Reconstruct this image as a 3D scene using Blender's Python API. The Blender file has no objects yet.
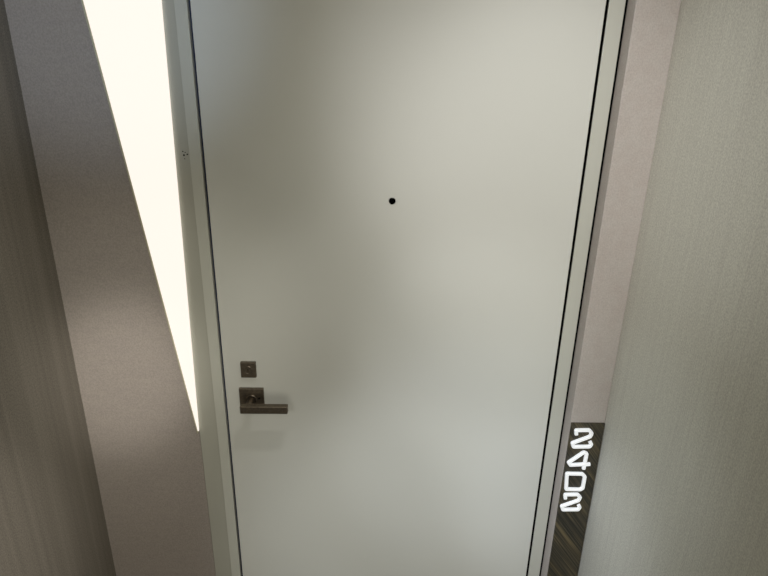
import bpy, bmesh, math, random
from mathutils import Matrix, Vector
random.seed(4)
scn = bpy.context.scene
COL = scn.collection

# ------------------------------------------------------------------ helpers
def lin(c):
    return tuple(((v/255)/12.92 if v/255 <= .04045 else ((v/255+.055)/1.055)**2.4) for v in c) + (1,)

def new_mat(name, rgb, rough=.5, metal=0., spec=.5, rgb2=None, scale=(1, 1, 1), detail=3., bump=0., bscale=None, rot=(0, 0, 0), lo=.35, hi=.65, nscale=1., speck=0.):
    m = bpy.data.materials.new(name); m.use_nodes = True
    nt = m.node_tree; b = nt.nodes['Principled BSDF']
    b.inputs['Base Color'].default_value = rgb if len(rgb) == 4 else lin(rgb)
    b.inputs['Roughness'].default_value = rough
    b.inputs['Metallic'].default_value = metal
    b.inputs['Specular IOR Level'].default_value = spec
    tc = nt.nodes.new('ShaderNodeTexCoord')
    def noise(sc, det, ns):
        mp = nt.nodes.new('ShaderNodeMapping'); mp.inputs['Scale'].default_value = sc
        mp.inputs['Rotation'].default_value = rot
        n = nt.nodes.new('ShaderNodeTexNoise'); n.inputs['Scale'].default_value = ns; n.inputs['Detail'].default_value = det
        nt.links.new(tc.outputs['Object'], mp.inputs['Vector']); nt.links.new(mp.outputs['Vector'], n.inputs['Vector'])
        return n
    if rgb2:
        n = noise(scale, detail, nscale)
        r = nt.nodes.new('ShaderNodeValToRGB')
        r.color_ramp.elements[0].position = lo; r.color_ramp.elements[1].position = hi
        r.color_ramp.elements[0].color = lin(rgb); r.color_ramp.elements[1].color = lin(rgb2)
        nt.links.new(n.outputs['Fac'], r.inputs['Fac']); nt.links.new(r.outputs['Color'], b.inputs['Base Color'])
        if speck:   # fine woven fleck of the covering
            n3 = noise((330, 330, 260), 2., 1.)
            r3 = nt.nodes.new('ShaderNodeValToRGB')
            r3.color_ramp.elements[0].position = .3; r3.color_ramp.elements[1].position = .7
            r3.color_ramp.elements[0].color = (1-speck,)*3+(1,); r3.color_ramp.elements[1].color = (1+speck,)*3+(1,)
            mx = nt.nodes.new('ShaderNodeMix'); mx.data_type = 'RGBA'; mx.blend_type = 'MULTIPLY'; mx.inputs[0].default_value = 1
            nt.links.new(n3.outputs['Fac'], r3.inputs['Fac']); nt.links.new(r.outputs['Color'], mx.inputs[6]); nt.links.new(r3.outputs['Color'], mx.inputs[7])
            nt.links.new(mx.outputs[2], b.inputs['Base Color'])
    if bump:
        n2 = noise(bscale or scale, 4., nscale)
        bp = nt.nodes.new('ShaderNodeBump'); bp.inputs['Strength'].default_value = bump; bp.inputs['Distance'].default_value = .002
        nt.links.new(n2.outputs['Fac'], bp.inputs['Height']); nt.links.new(bp.outputs['Normal'], b.inputs['Normal'])
    return m

def grain_plate(name):
    # dark board whose grain runs at a slant: dense fine streaks over broad brown bands
    m = new_mat(name, (46, 45, 41), .45, spec=.4)
    nt = m.node_tree; b = nt.nodes['Principled BSDF']
    tc = nt.nodes.new('ShaderNodeTexCoord')
    rt = nt.nodes.new('ShaderNodeMapping'); rt.inputs['Rotation'].default_value = (0, math.radians(36), 0)
    nt.links.new(tc.outputs['Object'], rt.inputs['Vector'])
    def st(sx, sz, det):
        mp = nt.nodes.new('ShaderNodeMapping'); mp.inputs['Scale'].default_value = (sx, 1, sz)
        n = nt.nodes.new('ShaderNodeTexNoise'); n.inputs['Scale'].default_value = 1; n.inputs['Detail'].default_value = det
        nt.links.new(rt.outputs['Vector'], mp.inputs['Vector']); nt.links.new(mp.outputs['Vector'], n.inputs['Vector'])
        return n
    fine, broad = st(260, 3, 3), st(34, 5, 2)
    r1 = nt.nodes.new('ShaderNodeValToRGB'); r2 = nt.nodes.new('ShaderNodeValToRGB')
    r1.color_ramp.elements[0].position = .40; r1.color_ramp.elements[1].position = .66
    r1.color_ramp.elements[0].color = lin((50, 49, 43)); r1.color_ramp.elements[1].color = lin((98, 91, 74))
    r2.color_ramp.elements[0].position = .42; r2.color_ramp.elements[1].position = .72
    r2.color_ramp.elements[0].color = (.62, .62, .62, 1); r2.color_ramp.elements[1].color = (1.35, 1.2, .92, 1)
    nt.links.new(fine.outputs['Fac'], r1.inputs['Fac']); nt.links.new(broad.outputs['Fac'], r2.inputs['Fac'])
    mx = nt.nodes.new('ShaderNodeMix'); mx.data_type = 'RGBA'; mx.blend_type = 'MULTIPLY'; mx.inputs[0].default_value = 1
    nt.links.new(r1.outputs['Color'], mx.inputs[6]); nt.links.new(r2.outputs['Color'], mx.inputs[7])
    nt.links.new(mx.outputs[2], b.inputs['Base Color'])
    return m

def glow_mat(name, rgb, strength, base=(235, 235, 230)):
    m = new_mat(name, base, .4)
    b = m.node_tree.nodes['Principled BSDF']
    b.inputs['Emission Color'].default_value = lin(rgb)
    b.inputs['Emission Strength'].default_value = strength
    return m

def add_box(bm, x0, x1, y0, y1, z0, z1, bev=0., seg=2):
    t = bmesh.new()
    bmesh.ops.create_cube(t, size=1)
    for v in t.verts:
        v.co = Vector(((x0+x1)/2+v.co.x*(x1-x0), (y0+y1)/2+v.co.y*(y1-y0), (z0+z1)/2+v.co.z*(z1-z0)))
    if bev:
        bmesh.ops.bevel(t, geom=t.edges[:], offset=bev, segments=seg, profile=.5, affect='EDGES')
    me = bpy.data.meshes.new('t'); t.to_mesh(me); t.free(); bm.from_mesh(me); bpy.data.meshes.remove(me)
    return bm

def add_cyl(bm, cx, cz, r, y0, y1, n=32, bev=0.):
    """disc-like cylinder whose axis runs along Y (y0 = front)"""
    prof = [(0, y0), (r-bev, y0), (r, y0+bev), (r, y1), (0, y1)] if bev else [(0, y0), (r, y0), (r, y1), (0, y1)]
    rings = []
    for rr, y in prof:
        rings.append([bm.verts.new((cx, y, cz))] if rr == 0 else
                     [bm.verts.new((cx+rr*math.cos(2*math.pi*k/n), y, cz+rr*math.sin(2*math.pi*k/n))) for k in range(n)])
    for a, b in zip(rings, rings[1:]):
        for k in range(n):
            k2 = (k+1) % n
            f = [a[0], b[k], b[k2]] if len(a) == 1 else ([a[k], a[k2], b[0]] if len(b) == 1 else [a[k], a[k2], b[k2], b[k]])
            bm.faces.new(f)
    bmesh.ops.recalc_face_normals(bm, faces=bm.faces[:])
    return bm

def add_ring(bm, cx, cz, r0, r1, y0, y1, n=40):
    pts = [(r0, y1), (r0, y0+.0005), (r0+.0008, y0), (r1-.0012, y0), (r1, y0+.0015), (r1, y1)]
    rg = [[bm.verts.new((cx+r*math.cos(2*math.pi*k/n), y, cz+r*math.sin(2*math.pi*k/n))) for k in range(n)] for r, y in pts]
    for i in range(len(rg)):
        a, b = rg[i], rg[(i+1) % len(rg)]
        for k in range(n):
            bm.faces.new([a[k], a[(k+1) % n], b[(k+1) % n], b[k]])
    bmesh.ops.recalc_face_normals(bm, faces=bm.faces[:])
    return bm

def add_prism(bm, poly, y0, y1, bev=0.):
    t = bmesh.new()
    fr = [t.verts.new((x, y0, z)) for x, z in poly]; bk = [t.verts.new((x, y1, z)) for x, z in poly]
    t.faces.new(fr); t.faces.new(bk[::-1])
    for k in range(len(poly)):
        k2 = (k+1) % len(poly)
        t.faces.new([fr[k], bk[k], bk[k2], fr[k2]])
    bmesh.ops.recalc_face_normals(t, faces=t.faces[:])
    if bev:
        bmesh.ops.bevel(t, geom=t.edges[:], offset=bev, segments=2, profile=.5, affect='EDGES')
    me = bpy.data.meshes.new('t'); t.to_mesh(me); t.free(); bm.from_mesh(me); bpy.data.meshes.remove(me)
    return bm

def obj(name, bm, mat, parent=None, smooth=False):
    me = bpy.data.meshes.new(name); bm.to_mesh(me); bm.free()
    o = bpy.data.objects.new(name, me); COL.objects.link(o)
    me.materials.append(mat)
    if smooth:
        for p in me.polygons: p.use_smooth = True
    if parent:
        o.parent = parent
        o.matrix_parent_inverse = parent.matrix_world.inverted() if False else Matrix.Translation(-parent.location)
    return o

def box(name, mat, x0, x1, y0, y1, z0, z1, bev=0., parent=None):
    return obj(name, add_box(bmesh.new(), x0, x1, y0, y1, z0, z1, bev), mat, parent)

def tag(o, label=None, cat=None, kind=None):
    if label: o['label'] = label
    if cat: o['category'] = cat
    if kind: o['kind'] = kind
    return o

def empty(name, loc, label, cat, kind=None):
    o = bpy.data.objects.new(name, None); COL.objects.link(o); o.location = loc
    o.empty_display_size = .05
    return tag(o, label, cat, kind)

# ------------------------------------------------------------------ materials
M_door = new_mat('door_paint', (206, 206, 199), .36, spec=.45, bump=.04, bscale=(160, 160, 160))
M_frame = new_mat('frame_paint', (190, 190, 180), .4, spec=.45)
M_flange = new_mat('shaded_frame_paint', (168, 167, 156), .45, spec=.4)  # frame paint darkened: the strip's shade is put into its colour
M_pink = new_mat('taupe_wall_paint', (176, 167, 161), .55, spec=.35, rgb2=(179, 172, 166), scale=(40, 40, 40), bump=.05, bscale=(300, 300, 300), speck=.10)
M_panel = new_mat('brown_grey_wall_laminate', (149, 141, 135), .5, spec=.4, rgb2=(152, 144, 137), scale=(14, 14, 60), bump=.05, bscale=(200, 200, 300), speck=.13)
M_rwall = new_mat('grey_green_striped_wallcovering', (204, 202, 191), .6, spec=.3, rgb2=(212, 211, 199), scale=(260, 260, 2.5), detail=5, bump=.10, bscale=(420, 420, 160), speck=.16)
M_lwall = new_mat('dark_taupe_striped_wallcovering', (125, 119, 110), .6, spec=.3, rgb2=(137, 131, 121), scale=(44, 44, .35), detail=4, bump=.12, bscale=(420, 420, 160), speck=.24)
M_ceil = new_mat('ceiling_paint', (225, 225, 222), .8)
M_floor = new_mat('carpet', (92, 88, 84), .95, rgb2=(112, 106, 100), scale=(90, 90, 90), bump=.4)
M_gap = new_mat('black_gap', (7, 7, 6), .9, spec=.05)
M_fringe = new_mat('navy_fringe_tint', (22, 32, 64), .7, spec=.2)  # navy stands in for the camera's blue colour fringe along this gap
M_nickel = new_mat('aged_nickel', (128, 118, 104), .42, metal=1., rgb2=(112, 103, 92), scale=(160, 160, 160))
M_nickel_dark = new_mat('dark_keyway', (40, 36, 30), .5, metal=.6)
M_black = new_mat('peephole_glass', (2, 2, 2), .9, spec=.02)
M_plate = grain_plate('dark_diagonal_grain_plate')
M_digit = glow_mat('white_acrylic_numeral', (250, 252, 255), .30, (240, 241, 240))
M_lens = glow_mat('lit_cream_lens', (255, 245, 234), 1.02, (80, 78, 74))
M_lip = new_mat('pale_metal_lip', (190, 186, 160), .4, metal=.3)

# ------------------------------------------------------------------ the setting
H = 2.55; LX = -.797; RX = .645
S = 'structure'
tag(box('floor', M_floor, -3.1, RX+.1, -3.5, .15, -.1, 0), 'dark carpet floor in front of the white door', 'floor', S)
tag(box('ceiling', M_ceil, -3.1, RX+.1, -3.5, .15, H, H+.1), 'white ceiling above the door alcove', 'ceiling', S)
tag(box('wall_right', M_rwall, RX, RX+.1, -3.5, .15, 0, H), 'grey green striped wall covering along the right side, next to the number sign', 'wall', S)
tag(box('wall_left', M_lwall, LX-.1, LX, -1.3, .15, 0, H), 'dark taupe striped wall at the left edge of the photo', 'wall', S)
tag(box('wall_back_left', M_panel, LX, -.4855, -.004, .15, 0, H), 'brown grey wall panel between the dark left wall and the door frame, behind the lit wedge', 'wall', S)
tag(box('wall_back_right', M_pink, .5487, RX, -.045, .15, 0, H, .0022), 'narrow pinkish taupe wall strip right of the door frame, above the number sign', 'wall', S)
tag(box('wall_back_top', M_pink, -.4855, .5487, -.004, .15, 2.15, H), 'pinkish taupe wall above the door frame', 'wall', S)
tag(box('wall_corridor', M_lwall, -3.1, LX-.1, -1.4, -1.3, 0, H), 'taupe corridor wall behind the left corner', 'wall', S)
tag(box('wall_front', M_rwall, -3.1, RX+.1, -3.6, -3.5, 0, H), 'striped corridor wall facing the door', 'wall', S)
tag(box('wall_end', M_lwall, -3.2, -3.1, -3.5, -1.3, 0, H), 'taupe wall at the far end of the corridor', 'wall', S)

# door frame ------------------------------------------------------------------
fr = empty('trim_1', (.05, 0, 0), 'pale grey painted metal frame around the white door', 'door frame', S)
def jamb_poly(pts, name):
    bm = bmesh.new()
    # pts in plan (x,y), extruded in z
    lo = [bm.verts.new((x, y, 0)) for x, y in pts]; hi = [bm.verts.new((x, y, 2.095)) for x, y in pts]
    bm.faces.new(lo); bm.faces.new(hi)
    for k in range(len(pts)):
        k2 = (k+1) % len(pts); bm.faces.new([lo[k], lo[k2], hi[k2], hi[k]])
    bmesh.ops.recalc_face_normals(bm, faces=bm.faces[:])
    es = [e for e in bm.edges if abs(e.verts[0].co.z-e.verts[1].co.z) > 1]
    bmesh.ops.bevel(bm, geom=es, offset=.0012, segments=2, profile=.5, affect='EDGES')
    return obj(name, bm, M_frame, fr)
jamb_poly([(-.4345, -.006), (-.4070, -.006), (-.4070, .028), (-.392, .028), (-.392, .1), (-.4345, .1)], 'jamb')
jamb_poly([(.5437, -.0015), (.5080, -.0015), (.5080, .028), (.492, .028), (.492, .1), (.5437, .1)], 'jamb')
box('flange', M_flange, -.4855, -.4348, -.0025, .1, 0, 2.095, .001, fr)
box('gap_filler', M_gap, .5436, .5487, -.0005, .1, 0, 2.15, 0, fr)
box('head', M_frame, -.4345, .5437, -.003, .1, 2.0955, 2.135, .0012, fr)
box('gap_filler', M_gap, -.4855, .5487, .02, .1, 2.136, 2.15, 0, fr)
box('gap_strip', M_fringe, -.4068, -.4028, .010, .0278, 0, 2.09, 0, fr)
box('gap_strip', M_gap, .5062, .5082, .0022, .0278, 0, 2.09, 0, fr)  # black strip added over the jamb side so the gap reads as shaded
for x, z, r in ((-.4480, 1.6285, .0022), (-.4400, 1.6305, .0018), (-.4500, 1.6370, .0015), (-.4445, 1.6350, .0012), (-.4470, 1.6200, .0011)):
    obj('screw_hole', add_cyl(bmesh.new(), x, z, r, -.0030, -.0015, 16), M_gap, fr)

# door ---------------------------------------------------------------------------
door = empty('door_1', (.05, 0, 0), 'plain white flush door with a lever handle and a peephole', 'door', S)
box('door_leaf', M_door, -.4015, .5015, 0, .027, .008, 2.088, .0012, door)

# lever handle
HX, HZ = -.3300, .9680
hd = box('door_handle', M_nickel, HX-.0335, HX+.0335, -.0085, 0, HZ-.0335, HZ+.0335, .0012, door)
hd['label'] = 'square nickel rose with a flat lever handle'
bm = bmesh.new(); add_cyl(bm, HX, HZ, .0105, -.052, -.008, 32, .001)
obj('neck', bm, M_nickel, hd, True)
obj('collar', add_ring(bmesh.new(), HX, HZ, .0106, .0150, -.0125, -.008), M_nickel, hd, False)
box('lever', M_nickel, -.3510, -.2245, -.062, -.046, HZ-.0115, HZ+.0105, .0012, hd)
obj('rose_dot', add_cyl(bmesh.new(), HX+.021, HZ+.004, .0030, -.0095, -.008, 20), M_nickel_dark, hd)  # small dark disc on the rose, right of the neck

# deadbolt
DX, DZ = -.3335, 1.0600
db = box('deadbolt', M_nickel, DX-.0205, DX+.0205, -.0095, 0, DZ-.0235, DZ+.0225, .0014, door)
db['label'] = 'square nickel deadbolt plate with a round key cylinder'
obj('key_cylinder', add_ring(bmesh.new(), DX, DZ, .0085, .0125, -.0125, -.009), M_nickel, db)
bm = bmesh.new(); add_cyl(bm, DX, DZ, .0084, -.0115, -.009, 32, .0006); obj('cylinder_core', bm, M_nickel, db)
box('keyway', M_nickel_dark, DX-.0010, DX+.0010, -.0120, -.0110, DZ-.0055, DZ+.0045, 0, db)

# peephole
ph = obj('peephole', add_ring(bmesh.new(), .045, 1.526, .0083, .0102, -.0016, .001), M_door, door, False)
ph['label'] = 'small round peephole with a black lens and a pale rim'
bm = bmesh.new(); add_cyl(bm, .045, 1.526, .0086, -.0008, .001, 40); obj('lens', bm, M_black, ph)

# ------------------------------------------------------------------ lit wedge
wl = empty('wall_light', (-.56, -.004, .86), 'bright cream lit wedge tapering to a point at the left side of the door frame', 'wall light')
def wx(z):  return -.4895 - .1258*(z-.861)
def rx(z):  return -.4860 + .0250*(z-.861)/1.095
zt = 2.30
obj('lens', add_prism(bmesh.new(), [(wx(.864)+.0008, .864), (rx(.9), .864), (rx(zt), zt), (wx(zt), zt)], -.0095, -.0042), M_lens, wl)
obj('lip', add_prism(bmesh.new(), [(wx(.858)-.0002, .858), (wx(.858)+.0022, .858), (wx(zt)+.0002, zt), (wx(zt)-.0042, zt)], -.0115, -.0042), M_lip, wl)

# ------------------------------------------------------------------ number sign
sg = empty('room_number_sign', (.593, -.045, .25), 'tall dark grain sign plate with white numerals 2402, right of the door frame', 'sign')
pl = box('plate', M_plate, .5500, .6425, -.0520, -.0452, .24, .9265, .001, sg)
pl['label'] = 'dark plate with slanting brown grain'
def stroke(paths, hw, y0, y1, name):
    """numeral: every stroke a rounded-corner ribbon of half width hw, with bevelled front"""
    bm = bmesh.new()
    def rounded(pts, closed, r=.0024):
        out = []; n = len(pts)
        for i, p in enumerate(pts):
            if not closed and i in (0, n-1):
                out.append(p); continue
            p = Vector(p); a = Vector(pts[i-1]); b = Vector(pts[(i+1) % n])
            ra = min(r, (a-p).length*.4); rb = min(r, (b-p).length*.4)
            A = p+(a-p).normalized()*ra; B = p+(b-p).normalized()*rb
            for t in (0, .33, .67, 1):
                q = A*(1-t)**2+p*2*t*(1-t)+B*t*t; out.append((q.x, q.y))
        return out
    for pi, (pts, closed) in enumerate(paths):
        pts = rounded(pts, closed)
        n = len(pts); P = [Vector((x, z)) for x, z in pts]
        L, R = [], []
        for i in range(n):
            a = P[i-1] if (i > 0 or closed) else None
            b = P[(i+1) % n] if (i < n-1 or closed) else None
            d1 = (P[i]-a).normalized() if a is not None else None
            d2 = (b-P[i]).normalized() if b is not None else None
            if d1 is None: d1 = d2
            if d2 is None: d2 = d1
            n1 = Vector((-d1.y, d1.x)); n2 = Vector((-d2.y, d2.x))
            mt = (n1+n2)
            mt = mt.normalized() if mt.length > .05 else n1
            k = hw/max(.45, mt.dot(n1))
            p = P[i].copy()
            if a is None: p = p-d2*hw*.35
            if b is None: p = p+d1*hw*.35
            L.append((p+mt*k, p+mt*k*.62)); R.append((p-mt*k, p-mt*k*.62))
        dy = -.00012*pi
        ring = []
        for l, r in zip(L, R):
            ring.append([bm.verts.new((v.x, y, v.y)) for v, y in ((l[0], y1), (l[0], y0+.0022+dy), (l[1], y0+dy), (r[1], y0+dy), (r[0], y0+.0022+dy), (r[0], y1))])
        m = n if closed else n-1
        for i in range(m):
            A, B = ring[i], ring[(i+1) % n]
            for k in range(6):
                bm.faces.new([A[k], A[(k+1) % 6], B[(k+1) % 6], B[k]])
        if not closed:
            bm.faces.new(ring[0]); bm.faces.new(ring[-1][::-1])
    bmesh.ops.recalc_face_normals(bm, faces=bm.faces[:])
    return obj(name, bm, M_digit, sg)
two = [(.5660, .8950), (.5640, .9072), (.6000, .9080), (.6085, .8985), (.6058, .8872), (.5592, .8655), (.5640, .8530), (.6090, .8538), (.6128, .8620), (.6085, .8690)]
HW = .0048
stroke([(two, False)], HW, -.0595, -.0522, 'digit')
stroke([([(.5634, .7920), (.5572, .8000), (.5956, .8350), (.6043, .8310), (.6030, .7800)], False), ([(.5634, .7918), (.6170, .7946)], False)], HW, -.0595, -.0522, 'digit')
stroke([([(.5578, .7618), (.6015, .7610), (.6103, .7520), (.6100, .7115), (.6030, .7062), (.5625, .7072)], True)], HW, -.0595, -.0522, 'digit')
stroke([([(x-.0015, z-.2195) for x, z in two], False)], HW, -.0595, -.0522, 'digit')

# ------------------------------------------------------------------ light
def area(name, loc, target, size, energy, rgb=(1, 1, 1), spread=180, sy=None):
    l = bpy.data.lights.new(name, 'AREA'); l.energy = energy; l.color = rgb
    l.shape = 'RECTANGLE'; l.size = size; l.size_y = sy or size; l.spread = math.radians(spread)
    o = bpy.data.objects.new(name, l); COL.objects.link(o); o.location = loc
    o.rotation_euler = (Vector(target)-Vector(loc)).to_track_quat('-Z', 'Y').to_euler()
    return o
def spot(name, loc, target, energy, rgb=(1, 1, 1), cone=60, blend=.8, r=.06):
    l = bpy.data.lights.new(name, 'SPOT'); l.energy = energy; l.color = rgb
    l.spot_size = math.radians(cone); l.spot_blend = blend; l.shadow_soft_size = r
    o = bpy.data.objects.new(name, l); COL.objects.link(o); o.location = loc
    o.rotation_euler = (Vector(target)-Vector(loc)).to_track_quat('-Z', 'Y').to_euler()
    return o
# LIGHTS_BEGIN: unseen fills added to set the shading; only the handle spot is inferred
spot('overhead_door_fill', (.35,-.5,H-.03), (.4,0,1.3), 12.48, (1.0, 0.99, 0.995), 60,1)  # added overhead fill, no known fixture
spot('rear_fill_high', (-.6,-2.6,2.2), (.5,0,1.7), 84.24, (1.0, 0.983, 0.999), 28,1)  # unseen fill added from behind for the upper right of the door
spot('panel_fill_broad', (.2,-2.2,2.4), (-.62,0,1.1), 57.72, (1.0, 0.977, 0.879), 22,1)  # added fill, builds the warm pool on the left panel
area('rear_soft_fill', (0,-3.4,1.3), (0,0,1.3), 1.2, 18.66, (1.0, 0.961, 0.839),sy=2.2)  # large soft fill added behind the camera, no known source
spot('panel_fill_wide', (.2,-2.2,2.4), (-.66,0,.95), 5.28, (1.0, 0.977, 0.955), 17,1)  # second added fill for the panel pool
spot('left_wall_fill', (.4,-2.4,2.4), (-.79,-.35,.5), 50.16, (1.0, 0.911, 0.787), 24,1)  # fill added to lift the lower left wall
spot('cool_panel_fill', (.1,-2.4,1.5), (-.66,0,2.0), 84, (0.60, 0.76, 1.0), 22,1)  # unseen cool fill added to tint the upper panel
spot('door_fill_low', (-.6,-2.6,2.2), (.05,0,.4), 123.36, (0.963, 1.0, 0.998), 22,1)  # fill added to even out the lower door
spot('right_wall_fill_low', (-.72,-1.25,2.3), (.645,-.1,.7), 37.38, (0.859, 0.941, 1.0), 26,1)  # fill added to brighten the lower right wall
spot('right_corner_fill', (-.72,-1.25,2.3), (.645,-.03,.45), 77.52, (0.83, 0.887, 1.0), 18,1)  # unseen fill added for the low right corner
spot('door_fill_mid', (-.6,-2.6,2.2), (.3,0,.75), 66.84, (0.837, 0.894, 1.0), 18,1)  # added fill for the middle of the door
spot('panel_fill_narrow', (.2,-2.2,2.4), (-.68,0,1.03), 185.76, (1.0, 0.953, 0.882), 11,1)  # tight added fill, core of the panel pool
spot('ceiling_spot_over_handle', (.08,-.65,H-.03), (-.27,0,.86), 16.00, (1.0, 0.98, 0.94), 24,.9,.032)
spot('door_fill_high', (-.6,-2.6,2.2), (.3,0,1.1), 74.76, (0.961, 0.984, 1.0), 16,1)  # added fill between the other door fills
spot('rear_fill_broad', (-.6,-2.6,2.2), (.45,0,1.4), 21.96, (0.989, 1.0, 0.869), 36,1)  # wide unseen fill added from behind
spot('rear_fill_upper', (-.6,-2.6,2.2), (.4,0,1.6), 37.44, (0.994, 1.0, 0.987), 24,1)  # one more added rear fill, for the upper door
spot('left_wall_fill_narrow', (.55,-1.6,2.3), (-.795,-.5,.85), 103.32, (1.0, 0.948, 0.89), 17,1)  # tight fill added on the left wall

w = bpy.data.worlds.new('World'); scn.world = w; w.use_nodes = True
w.node_tree.nodes['Background'].inputs[0].default_value = (.5, .5, .52, 1)
w.node_tree.nodes['Background'].inputs[1].default_value = .1

# ------------------------------------------------------------------ camera
cam = bpy.data.cameras.new('Camera'); co = bpy.data.objects.new('Camera', cam); COL.objects.link(co)
cam.sensor_fit = 'HORIZONTAL'; cam.sensor_width = 36; cam.lens = 36*577/768; cam.clip_start = .02
right = Vector((0.9997398, -0.01407865, 0.01794762)); up = Vector((-0.01173319, 0.35735399, 0.93389531)); back = Vector((-0.01956164, -0.9338629, 0.35709582))
mw = Matrix.Identity(4)
for i in range(3):
    mw[i][0] = right[i]; mw[i][1] = up[i]; mw[i][2] = back[i]
mw[0][3], mw[1][3], mw[2][3] = 0, -1.39, 1.83
co.matrix_world = mw
scn.camera = co
vs = scn.view_settings
vs.view_transform = 'Standard'; vs.look = 'None'; vs.gamma = 1; vs.use_curve_mapping = False; vs.exposure = 0
